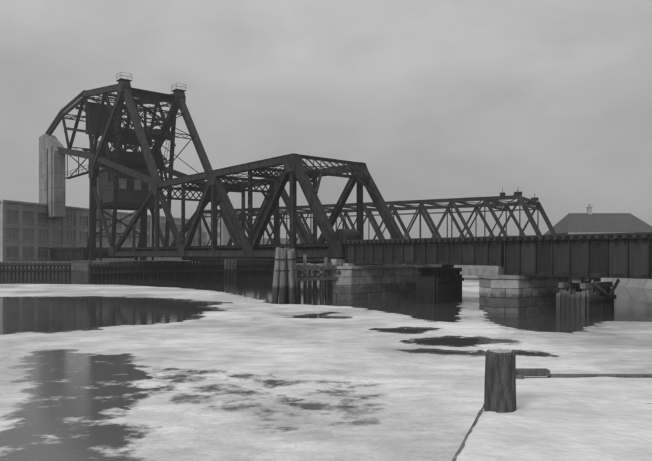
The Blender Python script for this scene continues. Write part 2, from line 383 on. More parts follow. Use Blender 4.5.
# portals and sway frames
def portal(T, s, z, depth, mat='steel', t0=.3, t1=Wd-.3, n=9, arch=True, name='portal', lean=0):
    """lattice cross frame between the two trusses; lean = shift in s per metre down (lies in the plane of the end posts)"""
    S = lambda zz: s+(z-zz)*lean
    p = T.add(name, merge(bar((S(z),t0,z),(S(z),t1,z),.3,.34), bar((S(z-depth),t0,z-depth),(S(z-depth),t1,z-depth),.3,.3)), mat)
    for k in range(n):
        a = t0+(t1-t0)*k/n; b = t0+(t1-t0)*(k+1)/n
        for u, v in ((z-.15,z-depth+.12),(z-depth+.12,z-.15)):
            T.add('lattice_bar', bar((S(u)+(.04 if u > v else -.04),a,u),(S(v)+(.04 if u > v else -.04),b,v),.07,.16), mat, p)
    if arch:
        for a, b in ((t0, t0+2.0), (t1, t1-2.0)):
            T.add('knee_brace', bar((S(z-depth-2.3),a,z-depth-2.3),(S(z-depth),b,z-depth),.26,.26), mat, p)
portal(leaf, .55, ZT+.18, 1.75, lean=.72)
portal(leaf, -16.5, ZT-.3, 1.4, 'steel_dark', arch=True, name='sway_frame')
portal(leaf, -33, ZT-.3, 1.5, 'steel_dark', arch=False, name='sway_frame')
for s in (-8.2,-24.8): portal(leaf, s, ZT-.05, .9, 'steel_dark', arch=False, name='sway_strut', n=12)
for a, b in ((0,-8.2),(-8.2,-16.5),(-16.5,-24.8),(-24.8,-33)):
    for t0, t1 in ((.3,Wd-.3),(Wd-.3,.3)):
        leaf.add('top_lateral', zigzag((a-.4,t0,ZT+(.12 if t0 < 1 else -.16)),(b+.4,t1,ZT+(.12 if t0 < 1 else -.16)),.16,.42,.55,.07), 'steel')
# floor
for s in (7.0,-.4,-8.2,-16.5,-24.8,-33,-41.5,-50):
    leaf.add('floor_beam', merge(bar((s,.3,ZB+.05),(s,Wd-.3,ZB+.05),.06,1.1), bar((s,.3,ZB+.61),(s,Wd-.3,ZB+.61),.4,.05), bar((s,.3,ZB-.51),(s,Wd-.3,ZB-.51),.4,.05)), 'steel_dark')
TR = (2.35, 7.25)                                    # track centre lines
for tc_ in TR:
    for e in (-.9,.9): leaf.add('stringer', member((7.3,tc_+e,ZB+.28),(-50.4,tc_+e,ZB+.28),.05,.62,.14), 'steel_dark')
def track(T, s0, s1, zt):
    """ties and rails of both tracks; zt = underside of the ties"""
    for tc_ in TR:
        n = int(abs(s1-s0)/.52); sh = []
        for i in range(n):
            s = s0+(s1-s0)*(i+.5)/n; sh.append(box((s-.12,tc_-1.55-random.uniform(0,.06),zt),(s+.12,tc_+1.55+random.uniform(0,.06),zt+.24)))
        T.add('ties', merge(*sh), 'wood_dark', stuff=True)
        for e in (-.74,.74):
            T.add('rail', merge(bar((s0,tc_+e,zt+.265),(s1,tc_+e,zt+.265),.14,.045), bar((s0,tc_+e,zt+.33),(s1,tc_+e,zt+.33),.03,.09), bar((s0,tc_+e,zt+.4),(s1,tc_+e,zt+.4),.075,.05)), 'steel_dark')
track(leaf, 8.0, -50.5, ZB+.64)
for t in (.62, Wd-.62):                              # plank walkway beside the track
    leaf.add('walkway', bar((7.6,t,ZB+.78),(-50,t,ZB+.78),.55,.07), 'wood_dark')

# ================================================================ tower, counterweight frame, machinery
ZA = EYE+26.6; SA = -45.4                            # trunnion at the apex
ZR = EYE+15.3; SR = -59.6                            # head of the rear column
tower = Thing('bascule_tower', 'tall braced steel tower carrying the counterweight trunnions, on the left pier', 'bridge tower', 'main', (-53, 4.8, EYE-1.3))
for t in (0, Wd):
    tower.add('inclined_leg', member((SA,t,ZA),(SR+.4,t,ZR),.9,.95,.08), 'steel')
    tower.add('rear_column', member((SR,t,ZR+.6),(SR-.5,t,EYE-1.25),.8,.9,.08), 'steel_dark')
    tower.add('front_column', laced((SA-1.6,t,ZA-1.2),(-50.2,t,EYE+.9),.5,.7,1.0), 'steel_dark')
    tower.add('strut', member((SR+.3,t,ZR-3.5),(-50.0,t,EYE+.5),.4,.5,.05), 'steel')
    tower.add('strut', member((SR-.2,t,EYE+5.5),(-63.6,t,EYE-1.25),.35,.42,.04), 'steel_dark')
    tower.add('strut', bar((-55.6,t,EYE+9.5),(-55.9,t,EYE-1.2),.3,.4), 'steel_dark')
    tower.add('strut', zigzag((-54.2,t,ZR+6.2),(-51.6,t,ZR-3.0),.3,.6), 'steel_dark')
    tower.add('strut', zigzag((-53.3,t,EYE+19.6),(-48.9,t,EYE+10.8),.3,.5), 'steel_dark')
    for a, b in (((SR+.6,EYE+.7),(-50.4,EYE+.7)), ((SR+.4,EYE+8.6),(-50,EYE+8.6)), ((SR+.6,ZR+.2),(-47.8,ZR+1.2))):
        tower.add('girt', zigzag((a[0],t,a[1]),(b[0],t,b[1]),.3,.5,.7), 'steel_dark')
    for e in (-1,1): tower.add('gusset', plate_sz([(SR-.9,ZR+1.9),(SR+1.6,ZR+1.9),(SR+1.3,ZR-1.6),(SR-.9,ZR-1.6)], t+e*.5, .03), 'steel_dark')
    # trunnion bearing and its railed platform
    b = tower.add('trunnion_bearing', merge(plate_sz([(SA+1.15*math.cos(k*math.pi/8),ZA+.35+1.15*math.sin(k*math.pi/8)) for k in range(16)], t, 1.3), box((SA-1.0,t-.8,ZA-.6),(SA+1.0,t+.8,ZA+.5))), 'steel')
    tower.add('platform', box((SA-1.0,t-.95,ZA+1.42),(SA+1.0,t+.95,ZA+1.48)), 'steel_dark', b)
    for i in (-1,1):
        for j in (-1,1): tower.add('rail_post', bar((SA+i*.95,t+j*.9,ZA+1.48),(SA+i*.95,t+j*.9,ZA+2.5),.035,.035), 'steel_dark', b)
    for zz in (2.0,2.48):
        tower.add('hand_rail', merge(*[bar((SA-.95,t+j*.9,ZA+zz),(SA+.95,t+j*.9,ZA+zz),.03,.03) for j in (-1,1)], *[bar((SA+i*.95,t-.9,ZA+zz),(SA+i*.95,t+.9,ZA+zz),.03,.03) for i in (-1,1)]), 'steel_dark', b)
def cross(T, s, z, name='cross_strut', h=.8, mat='steel_dark', pitch=.8): T.add(name, zigzag((s,.4,z),(s,Wd-.4,z),.5,h,pitch,.12), mat)
for f in (.3,.55,.8): cross(tower, lerp(SA,SR,f), lerp(ZA,ZR,f))
for t in (0, Wd):      # catwalk from the rear column to the counterweight, with light hangers
    cw_ = tower.add('catwalk', box((-74.5,t-.5,EYE+14.9),(-60.4,t+.5,EYE+15.0)), 'steel_dark')
    for s_ in (-74,-70.6,-67.2,-63.8,-60.8): tower.add('rail_post', bar((s_,t-.45,EYE+15),(s_,t-.45,EYE+16.1),.06,.06), 'steel_dark', cw_)
    tower.add('hand_rail', merge(*[bar((-74.3,t-.45,EYE+z_),(-60.5,t-.45,EYE+z_),.06,.06) for z_ in (15.6,16.1)]), 'steel_dark', cw_)
    for a_, b_ in (((-74,19.9),(-62,15)),((-62,17.9),(-73,15)),((-74.2,20),(-74.2,15)),((-67.5,18.8),(-67.5,15))): tower.add('hanger_rod', bar((a_[0],t,EYE+a_[1]),(b_[0],t,EYE+b_[1]),.14,.14), 'steel_dark')
    tower.add('ladder', merge(bar((-51.7,t-.25,EYE+14.5),(-47.2,t-.25,ZA-.8),.06,.06), bar((-51.7,t+.25,EYE+14.5),(-47.2,t+.25,ZA-.8),.06,.06), *[bar((lerp(-51.7,-47.2,k/18),t-.25,lerp(EYE+14.5,ZA-.8,k/18)),(lerp(-51.7,-47.2,k/18),t+.25,lerp(EYE+14.5,ZA-.8,k/18)),.05,.05) for k in range(1,18)]), 'steel_dark')
for s_, z_, h_ in ((-51.2,ZR+1.5,1.6),(-49.6,ZR+5.2,1.0),(-55.2,ZR+5.0,1.3),(-57.5,ZR+.9,1.5)):
    tower.add('machinery_girder', member((s_,.5,z_),(s_,Wd-.5,z_),.3,h_), 'steel_dark')
for s_, za, zb in ((-48.2,ZA-1.6,ZA-6.2),(-49.4,ZA-6.2,ZR+1.2),(-55.5,EYE+27.2,EYE+22.2),(-57.0,EYE+22,ZR+1.4)):
    for u, v in ((.5,Wd/2),(Wd/2,.5),(Wd/2,Wd-.5),(Wd-.5,Wd/2)):
        k = .2 if (u < 1 or v > Wd-1) else -.2
        tower.add('sway_brace', zigzag((s_+k,u,za),(s_+k,v,zb),.22,.4,.7), 'steel_dark')
    tower.add('centre_post', zigzag((s_,Wd/2,za),(s_,Wd/2,zb),.3,.5,.7), 'steel_dark')
    cross(tower, s_, zb, h=.7)
gear = tower.add('gear_wheel', merge(*[plate_sz([(-53.4+1.5*math.cos(k*math.pi/12),ZR+2.6+1.5*math.sin(k*math.pi/12)) for k in range(24)], t, .35) for t in (2.2,7.4)]), 'steel_dark')
tower.add('shaft', bar((-53.4,1.2,ZR+2.6),(-53.4,8.4,ZR+2.6),.3,.3), 'steel_dark', gear)
tower.add('machinery_deck', box((-57.8,.6,ZR+.25),(-50.6,Wd-.6,ZR+.4)), 'steel_dark')
cross(tower, SA, ZA-.2, 'trunnion_girder', 1.3); tower.add('trunnion_girder', member((SA-.5,.6,ZA+.1),(SA-.5,Wd-.6,ZA+.1),.5,1.0), 'steel_dark')
for z in (EYE+3.5,EYE+8.6): cross(tower, SR-.2, z)
for (za, zb) in ((ZR,EYE+8.6),(EYE+8.6,EYE+3.5)):
    for u, v in ((.4,Wd-.4),(Wd-.4,.4)):
        tower.add('sway_brace', zigzag((SR-.2+(.2 if u < 1 else -.2),u,za),(SR-.3+(.2 if u < 1 else -.2),v,zb),.2,.35), 'steel_dark')
for f0, f1 in ((.05,.3),(.3,.55),(.55,.8)):
    for u, v in ((.4,Wd-.4),(Wd-.4,.4)):
        k = .25 if u < 1 else -.25
        tower.add('sway_brace', zigzag((lerp(SA,SR,f0)+k,u,lerp(ZA,ZR,f0)),(lerp(SA,SR,f1)+k,v,lerp(ZA,ZR,f1)),.2,.36,.8), 'steel_dark')

cwf = Thing('counterweight_frame', 'overhead counterweight frame pivoting at the tower top, concrete counterweights at its tail', 'counterweight', 'main', (-66, 4.8, EYE+7.2))
K1 = (-64.0, EYE+29.6); K2 = (-88.0, EYE+25.4); LC = (-74.0, EYE+20.6)
for t in (0, Wd):
    cwf.add('upper_chord', member((SA-.6,t,ZA+.6),(K1[0],t,K1[1]),.62,.95), 'steel')
    cwf.add('upper_chord', laced((K1[0]+.3,t,K1[1]),(-77.5,t,EYE+28.4),.6,1.35,1.2,.26), 'steel')
    cwf.add('upper_chord', laced((-77.3,t,EYE+28.5),(K2[0],t,K2[1]),.6,1.35,1.2,.26), 'steel')
    cwf.add('lower_chord', member((K2[0]+8,t,EYE+21.4),(SR,t,ZR+2.2),.55,1.1), 'steel')
    cwf.add('lower_chord', member((SR+.2,t,ZR+2.2),(-33.2,t,ZT+.3),.5,.85), 'steel')
    cwf.add('web_member', zigzag((K1[0],t,K1[1]),(SR,t,ZR+2.4),.4,.8), 'steel_dark')
    cwf.add('web_member', zigzag((K1[0],t,K1[1]),(-73,t,EYE+20.4),.4,.7), 'steel_dark')
    cwf.add('web_member', zigzag((-77.4,t,EYE+28.4),(-73,t,EYE+20.4),.35,.6), 'steel_dark')
    cwf.add('web_member', zigzag((-54,t,EYE+28),(SR+.3,t,ZR+2.6),.35,.6), 'steel_dark')
    cwf.add('web_member', zigzag((-54,t,EYE+28),(-47,t,EYE+18.6),.35,.6), 'steel_dark')
    cwf.add('web_member', bar((-74.5,t,EYE+24.9),(-61.4,t,EYE+22.2),.35,.5), 'steel_dark')
    cwf.add('link', member((SA+.3,t,ZA+.1),(-32.8,t,ZT+.2),.72,.95,.08), 'steel')
    # concrete block, its cap cut to the slope of the frame
    a = -90 if t == 0 else -86.5; b = -79
    cut = [7.6,10.6,13.6,16.6,19.6]           # concrete poured in lifts, with a seam between each
    sh_ = [plate_sz([(a,EYE+u+.03),(b,EYE+u+.03),(b,EYE+v-.03),(a,EYE+v-.03)], t, 2.2+random.uniform(-.03,.03)) for u, v in zip(cut, cut[1:])]
    sh_.append(plate_sz([(a,EYE+19.63),(b,EYE+19.63),(b,EYE+21),(b-1.1,EYE+22.2),(-86.3,EYE+25.4),(a,EYE+25.2)], t, 2.2)); sh_.append(plate_sz([(a+.08,EYE+7.7),(b-.08,EYE+7.7),(b-.08,EYE+20),(a+.08,EYE+20)], t, 2.08))
    blk = cwf.add('counterweight', merge(*sh_), 'concrete')
    cwf.add('base_plate', plate_sz([(a-.1,EYE+7.35),(b+.1,EYE+7.35),(b+.1,EYE+7.6),(a-.1,EYE+7.6)], t, 2.3), 'steel_dark', blk)
    for q in (-83.6,-80.4): cwf.add('strap', plate_sz([(q-.22,EYE+7.6),(q+.22,EYE+7.6),(q+.22,EYE+22),(q-.22,EYE+22)], t-1.15, .04), 'steel', blk)
for s, z in ((-54,EYE+28),(K1[0],K1[1]-.3),(-70.5,EYE+28.7),(-77.4,EYE+27.9),(-73,EYE+20.6),(-66.5,EYE+19.3),(-60.4,EYE+18.4)): cross(cwf, s, z, h=1.0)
for s0, z0, s1, z1 in ((-48,ZA+.6,-54,EYE+27.8),(-54,EYE+27.8,-63.8,EYE+29.2),(-64.2,EYE+29.2,-70.5,EYE+28.5),(-70.5,EYE+28.5,-77.3,EYE+27.8),(-60.6,EYE+18.4,-66.5,EYE+19.3),(-66.5,EYE+19.3,-73,EYE+20.6)):
    for u, v in ((.5,Wd-.5),(Wd-.5,.5)): cwf.add('lateral_brace', zigzag((s0,u,z0+(.1 if u < 1 else -.25)),(s1,v,z1+(.1 if u < 1 else -.25)),.2,.4,.8), 'steel_dark')
cwf.add('web_plate', box((-65.4,.6,EYE+22.5),(-65.1,Wd-3.2,EYE+28.6)), 'steel_dark')
# bracing between the two links
def lk(f): return lerp(SA+.3,-32.8,f), lerp(ZA+.1,ZT+.2,f)
for f, h in ((.1,.9),(.2,.4),(.46,.7),(.95,.5)):
    s, z = lk(f); cwf.add('link_strut', zigzag((s,.4,z),(s,Wd-.4,z),.3,h,.7), 'steel_dark')
for f0, f1 in ((.2,.46),(.46,.95)):
    for u, v in ((.4,Wd-.4),(Wd-.4,.4)):
        a, b = lk(f0); c, d = lk(f1); k = .12 if u < 1 else -.12
        cwf.add('tie_rod', bar((a+k,u,b),(c+k,v,d),.11,.11), 'steel_dark')
s, z = lk(.46); cwf.add('rod_coupling', merge(box((s-.5,2.4,z-.45),(s+.5,3.5,z+.5)), box((s-.4,3.9,z-.7),(s+.4,4.7,z+.1)), box((s-.3,4.7,z-.9),(s+.3,5.5,z-.2))), 'steel_dark')

mach = Thing('machinery_house', 'dark boarded machinery house hung between the rear columns of the bascule tower', 'machinery house', 'main', (-55.5, 4.8, EYE+8.9))
mach.add('wall', box((-58.2,.75,EYE+8.9),(-51.6,Wd-.75,EYE+14.6)), 'wood_dark')
brd = to_mesh('board', box((0,-.5,-.5),(.07,.5,.5))); brd.materials.append(M['wood_dark'])
brd2 = to_mesh('board', box((-.5,-.07,-.5),(.5,0,.5))); brd2.materials.append(M['wood_dark'])
for k in range(8):
    z = EYE+8.95+.72*(k+.5)
    mach.put('board', brd, (-51.6+random.uniform(0,.03), Wd/2, z), 0, (1, Wd-1.45, .68)); mach.put('board', brd2, (-54.9, .75-random.uniform(0,.03), z), 0, (6.6,1,.68))
mach.add('roof', merge(box((-58.7,.3,EYE+14.66),(-51.1,Wd-.3,EYE+14.85)), box((-57.6,.8,EYE+14.85),(-52.4,Wd-.8,EYE+15.1))), 'steel_dark')
for t in (2.2,4.8,7.4):
    wn = mach.add('window', box((-51.50,t-.55,EYE+11.2),(-51.43,t+.55,EYE+12.9)), 'glass')
    mach.add('frame', merge(box((-51.50,t-.65,EYE+11.1),(-51.38,t-.55,EYE+13)), box((-51.50,t+.55,EYE+11.1),(-51.38,t+.65,EYE+13)), box((-51.50,t-.65,EYE+12.9),(-51.38,t+.65,EYE+13.0)), box((-51.50,t-.55,EYE+12.0),(-51.41,t+.55,EYE+12.08))), 'wood', wn)
mach.add('sill_girder', member((-51.3,.4,EYE+8.5),(-51.3,Wd-.4,EYE+8.5),.4,.8), 'steel_dark')
mach.add('sill_girder', member((-58.4,.4,EYE+8.5),(-58.4,Wd-.4,EYE+8.5),.4,.8), 'steel_dark')

# ================================================================ plate girder approach spans
def girder_span(label, s0, s1, zt, zb, org_t=4.8, panel=1.25):
    T = Thing('girder_span', label, 'girder bridge', 'main', ((s0+s1)/2, org_t, zb), group='plate girder approach spans')
    n = max(4, round(abs(s1-s0)/panel))
    for t in (-.1, Wd+.1):
        g_ = T.add('girder', merge(bar((s0,t,zt-.03),(s1,t,zt-.03),.46,.06), bar((s0,t,zb+.03),(s1,t,zb+.03),.46,.06),
                     bar((s0,t,zt-.16),(s1,t,zt-.16),.1,.2), bar((s0,t,zb+.16),(s1,t,zb+.16),.1,.2)), 'steel')
        me = to_mesh('stiffener', box((-.045,-.19,zb+.062),(.045,.19,zt-.062))); me.materials.append(M['steel'])
        pn = abs(s1-s0)/n; we = to_mesh('web_plate', box((-pn/2+.01,-.025,zb+.05),(pn/2-.01,.025,zt-.05))); we.materials.append(M['web'])
        for i in range(n):
            o = T.put('web_plate', we, T.org, 0, (1,1,1), g_); o.location = (s0+(s1-s0)*(i+.5)/n-T.org.x, t-T.org.y+random.uniform(-.008,.008), -T.org.z)
        for i in range(n+1):
            s = s0+(s1-s0)*(i/n); s += .06 if i == 0 else -.06 if i == n else 0
            o = T.put('stiffener', me, (s, t, T.org.z), 0, (1,1,1), g_); o.location = (s-T.org.x, t-T.org.y, -T.org.z)
    for i in range(5):
        s = s0+(s1-s0)*(.03+.94*i/4); T.add('cross_frame', merge(bar((s,.1,zb+.4),(s,Wd-.1,zb+.4),.12,.3), bar((s,.1,zt-.5),(s,Wd-.1,zt-.5),.12,.4), bar((s,.2,zb+.4),(s,Wd-.2,zt-.6),.1,.15)), 'steel_dark')
    for tc_ in TR:
        for e in (-.9,.9): T.add('stringer', member((s0,tc_+e,zt-.42),(s1,tc_+e,zt-.42),.05,.5,.12), 'steel_dark')
    track(T, s0, s1, zt-.08)
    # ends of the long ties show along the girder top
    n = int(abs(s1-s0)/.55); T.add('tie_ends', merge(*[box((s0+(s1-s0)*(i+.5)/n-.12,t-.5-random.uniform(0,.14),zt+.004),(s0+(s1-s0)*(i+.5)/n+.11,t+.5+random.uniform(0,.14),zt+.17+random.uniform(0,.05))) for i in range(n) for t in (-.1,Wd+.1)]), 'wood_dark', stuff=True)
    T.add('guard_timber', merge(*[bar((s0,t,zt+.26),(s1,t,zt+.26),.2,.12) for t in (-.35,Wd+.35)]), 'wood_dark')
    return T
ZG = EYE+.98
girder_span('shallow riveted plate girder span just right of the bascule leaf', 8.5, 25.5, ZG, EYE-.86)
girder_span('deeper riveted plate girder span at right, above the right stone pier', 25.7, 43.2, ZG, EYE-1.5)
girder_span('hazy plate girder span on the bank left of the bascule tower', -64.5, -92, ZG, EYE-.86)

# small rounded cabin at the toe of the leaf
cab = Thing('lock_cabin', 'small round-topped cabin on the deck at the toe of the bascule leaf', 'cabin', 'main', (7.3, 1.0, EYE+.98))
arc = [(0.0,-.85)]
V = []; cz = EYE+1.0
prof = [(-.95,0),(-.95,.8),(-.8,1.1),(-.4,1.35),(0,1.42),(.4,1.35),(.8,1.1),(.95,.8),(.95,0)]
V = [(7.3+a, .1, cz+b) for a, b in prof]+[(7.3+a, 2.0, cz+b) for a, b in prof]; n = len(prof)
cab.add('shell', (V, [tuple(range(n)), tuple(range(2*n-1,n-1,-1))]+[(i,n+i,n+(i+1)%n,(i+1)%n) for i in range(n)]), 'steel')
cab.add('door', box((6.9,.04,cz+.05),(7.7,.098,cz+1.05)), 'steel_dark'); cab.add('vent_pipe', bar((6.8,1,cz+1.3),(6.8,1,cz+2.0),.12,.12), 'steel_dark')

# ================================================================ piers
def pier(label, s0, s1, t0, t1, z1, steps=(), nose=1.6):
    T = Thing('stone_pier', label, 'pier', 'main', ((s0+s1)/2, (t0+t1)/2, -1.0), group='masonry river piers')
    m = (s0+s1)/2
    masonry(T, [(s0,t0),(m,t0-nose),(s1,t0),(s1,t1),(m,t1+nose),(s0,t1)], -1.0, z1, .72, 1.5)
    T.add('coping', prism([(s0-.12,t0-.1),(m,t0-nose-.2),(s1+.12,t0-.1),(s1+.12,t1+.1),(m,t1+nose+.2),(s0-.12,t1+.1)], z1, z1+.22), 'stone')
    for (a, b, c, d, e) in steps: T.add('bearing_block', box((a,b,z1+.22),(c,d,e)), 'stone')
    return T
pier('stone pier in midstream beside the timber fender rack, under the toe of the leaf', 7.0, 10.2, -1.0, 13.2, EYE-1.35,
     [(7.2,-.9,7.95,1.0,EYE-.48),(7.2,8.6,7.95,10.5,EYE-.48),(8.6,-.9,9.6,1.0,EYE-.87),(8.6,8.6,9.6,10.5,EYE-.87),(8.4,3.5,9.8,6.2,EYE-.95)])
pier('stone pier at right under the joint of the two girder spans', 23.9, 27.2, -.75, 9.6, EYE-1.75,
     [(24.1,-.6,25.45,10.4,EYE-.87),(25.75,-.6,26.9,1.0,EYE-1.51),(25.75,8.6,26.9,10.4,EYE-1.51)], nose=.9)
pier('stone pier carrying the right end of the deep girder span', 42.3, 45.2, -1, 11, EYE-1.8, [(42.5,-.9,45,10.5,EYE-1.51)])
tp = Thing('tower_pier', 'broad dark masonry pier beneath the bascule tower', 'pier', 'main', (-54.5, 5, -1))
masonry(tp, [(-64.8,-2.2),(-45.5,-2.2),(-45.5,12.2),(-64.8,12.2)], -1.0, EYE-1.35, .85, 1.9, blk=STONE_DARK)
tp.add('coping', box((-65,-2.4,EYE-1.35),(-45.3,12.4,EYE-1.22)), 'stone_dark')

# ================================================================ timber work in the river
def rand_pile(T, s, t, z0, z1, r, mat, lean=(0,0), name='pile', parent=None):
    return T.add(name, pile((s-lean[0],t-lean[1],z0),(s,t,z1), r*1.12, r*.92), mat, parent, smooth=True)
dol = Thing('pile_dolphin', 'tall cluster of pale timber piles standing in the ice before the bridge', 'dolphin', 'main', (9.0,-7.6,-1))
for a, b, h, r in ((-.6,-.45,.42,.27),(-.1,-.8,.55,.26),(.42,-.55,.47,.28),(-.45,.25,.36,.25),(.15,.1,.55,.28),(.8,.0,.30,.25),(.5,.55,.44,.25),(-.05,.65,.2,.24)):
    rand_pile(dol, 9.0+a*.8, -7.6+b*.8, -1, EYE+h, r, 'wood_pale', (-a*.55,-b*.55))
for z in (EYE-.45, EYE-1.4): dol.add('cable_band', merge(*[bar((9+.95*math.cos(k*math.pi/6),-7.65+.95*math.sin(k*math.pi/6),z),(9+.95*math.cos((k+1)*math.pi/6),-7.65+.95*math.sin((k+1)*math.pi/6),z),.05,.07) for k in range(12)]), 'steel_dark')
fr = Thing('fender_rack', 'dark timber fender rack of piles and wales between the dolphin and stone pier', 'fender', 'main', (8.9,-4,-1))
for i in range(10):
    t = -6.7+i*.62; rand_pile(fr, 8.9+random.uniform(-.12,.12), t, -1, EYE-1.0+random.uniform(-.25,.3)+(.9 if i in (2,6) else 0), .16+random.uniform(0,.04), 'wood', (0,random.uniform(-.1,.1)))
for z in (EYE-1.25, EYE-2.2): fr.add('wale', bar((9.22,-7.0,z),(9.22,-.9,z),.26,.3), 'wood')
for z in (EYE-1.2, EYE-2.15): fr.add('wale', bar((8.5,-6.8,z),(8.5,-1.0,z+.05),.22,.3), 'wood')
for t in (-5.9,-3.9,-2.0): fr.add('cross_timber', bar((8.2,t,EYE-1.62),(9.6,t,EYE-1.6),.26,.24), 'wood')
cf = Thing('channel_fender', 'long low dark timber fender wall along the far side of the channel', 'fender', 'main', (-42.3,10,-1))
pm = to_mesh('pile', pile((0,0,-.5),(0,0,.5),.24,.21)); pm.materials.append(M['wood_dark']); pm.polygons.foreach_set('use_smooth', [len(p.vertices) == 4 for p in pm.polygons])
for i in range(56):
    t = -6.5+i*.6; h = 3.75+random.uniform(-.18,.25)
    cf.put('pile', pm, (-42.3+random.uniform(-.06,.06), t, -.95+h/2), random.uniform(0,6), (1,1,h))
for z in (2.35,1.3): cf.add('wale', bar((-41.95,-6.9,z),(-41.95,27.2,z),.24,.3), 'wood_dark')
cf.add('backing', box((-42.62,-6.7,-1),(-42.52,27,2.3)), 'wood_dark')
pc = Thing('pile_cluster', 'pale braced pile cluster at the far fender wall, below the truss', 'dolphin', 'main', (-40.9,17,-1))
for a, b in ((-.5,-.5),(.5,-.5),(-.5,.5),(.5,.5)): rand_pile(pc, -40.7+a, 17+b*1.3, -1, EYE-1.0, .22, 'wood_pale')
for z in (.9,1.6,2.3,2.9): pc.add('rung', bar((-40.0,16.1,z),(-40.0,17.9,z),.12,.18), 'wood_pale')
def bent(label, s, t0, t1, ztop, post, n, mat='wood_dark', sheath=True):
    T = Thing('timber_bent', label, 'timber bent', 'main', (s,(t0+t1)/2,-1), group='timber pile bents under the girders')
    for i in range(n):
        t = t0+(t1-t0)*i/(n-1)
        for ds in (-.75,.75): rand_pile(T, s+ds, t, -1, ztop-.34, .2, mat)
    for ds in (-.75,.75): T.add('cap', bar((s+ds,t0-.35,ztop-.17),(s+ds,t1+.35,ztop-.17),.36,.34), mat)
    if sheath:
        k = int((t1-t0+.5)/.3)
        for i in range(k):
            t = t0-.25+(t1-t0+.5)*(i+.5)/k; T.add('plank', box((s+.98,t-.135,-.8),(s+1.05+random.uniform(0,.04),t+.135,ztop-.42-random.uniform(0,.35))), mat)
        T.add('wale', bar((s+1.14,t0-.3,ztop-1.0),(s+1.14,t1+.3,ztop-1.0),.14,.24), mat)
        for i in range(6):
            a = s-.9+i*.34; T.add('plank', box((a-.15,t0-.42,-.8),(a+.15,t0-.36,ztop-.45-random.uniform(0,.3))), mat)
    T.add('brace', bar((s-1.0,t0,ztop-.6),(s-1.0,t1,.4),.12,.26), mat)
    for t in post: T.add('post', box((s-.3,t-.45,ztop),(s+.3,t+.45,EYE-.88)), mat)
    return T
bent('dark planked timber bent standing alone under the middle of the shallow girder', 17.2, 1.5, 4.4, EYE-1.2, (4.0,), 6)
b3 = bent('timber bent with pale diagonal braces just right of the right stone pier', 31.0, -.2, 2.9, EYE-1.9, (), 6, 'wood', sheath=True)
for t in (.3,2.6): b3.add('post', box((30.7,t-.25,EYE-1.9),(31.3,t+.25,EYE-1.52)), 'wood_pale')
b3.add('brace', bar((32.25,-.3,EYE-1.75),(32.3,2.2,EYE-2.9),.1,.22), 'wood_pale'); b3.add('brace', bar((32.4,3.1,EYE-1.75),(32.3,1.8,EYE-2.9),.1,.22), 'wood_pale')

# ================================================================ wharf on the left bank
bk = Thing('wharf_bulkhead', 'timber pile bulkhead of the wharf along the left bank', 'bulkhead', 'world', (-62,116.5,-1))
pw = to_mesh('pile', pile((0,0,-.5),(0,0,.5),.3,.27)); pw.materials.append(M['wood']); pw.polygons.foreach_set('use_smooth', [len(p.vertices) == 4 for p in pw.polygons])
for i in range(74):
    h = 3.45+random.uniform(-.15,.3); bk.put('pile', pw, (-92+i*.74, 116.3+random.uniform(-.08,.08), -.95+h/2), random.uniform(0,6), (1,1,h))
bk.add('backing', box((-92.5,116.5,-1),(-37.5,116.65,2.35)), 'wood_dark')
for z in (2.2,1.1): bk.add('wale', bar((-92.4,115.9,z),(-37.6,115.9,z),.3,.3), 'wood_dark')
bk.add('deck', box((-92.5,116.0,2.5),(-37.4,121,2.7)), 'plank')

# ================================================================ factory and far buildings
mill = Thing('brick_mill', 'long haze-paled grey brick mill with rows of windows behind the bascule tower', 'factory', 'mill', (30,12,2.2))
ML, MH = 78, EYE+10.0
mill.add('wall', box((-3,.35,2.2),(ML,26,MH-.02)), 'brick')
BAY = 4.0; nb = int((ML+3)/BAY)
floors = [(2.2,3.4,5.6),(6.4,6.9,9.2),(9.9,10.4,12.7)]
for i in range(nb+1): mill.add('pilaster', box((-3+i*BAY-.45,0,2.2),(-3+i*BAY+.45,.349,MH)), 'brick_trim')
for a, b in ((2.2,3.4),(5.6,6.9),(9.2,10.4),(12.7,MH)): mill.add('spandrel', box((-2.6,.12,a),(ML-.1,.347,b)), 'brick')
mill.add('cornice', box((-3.5,-.25,MH),(ML+.5,26.3,MH+.4)), 'brick_trim')
wm = to_mesh('window', box((-1.5,.30,-1.12),(1.5,.345,1.12))); wm.materials.append(M['glass'])
fm = to_mesh('mullion', merge(*[box((x-.05,.24,-1.12),(x+.05,.29,1.12)) for x in (-1.45,-.5,.5,1.45)], *[box((-1.5,.2,z-.04),(1.5,.24,z+.04)) for z in (-.4,.4)])); fm.materials.append(M['siding'])
sm = to_mesh('sill', box((-1.5,-.03,-1.3),(1.5,.118,-1.13))); sm.materials.append(M['brick_trim'])
for i in range(nb):
    for a, b, c in floors:
        p = (-3+BAY*(i+.5), 0, (b+c)/2); o = mill.put('window', wm, p)
        for nm, me in (('mullion',fm),('sill',sm)):
            k = bpy.data.objects.new(nm, me); COL.objects.link(k); k.parent = o
fw = to_mesh('window', box((-.05,-1.2,-1.12),(.04,1.2,1.12))); fw.materials.append(M['glass'])
for j in range(6):
    for a, b, c in floors: mill.put('window', fw, (-3.0, 2.8+4*j, (b+c)/2))
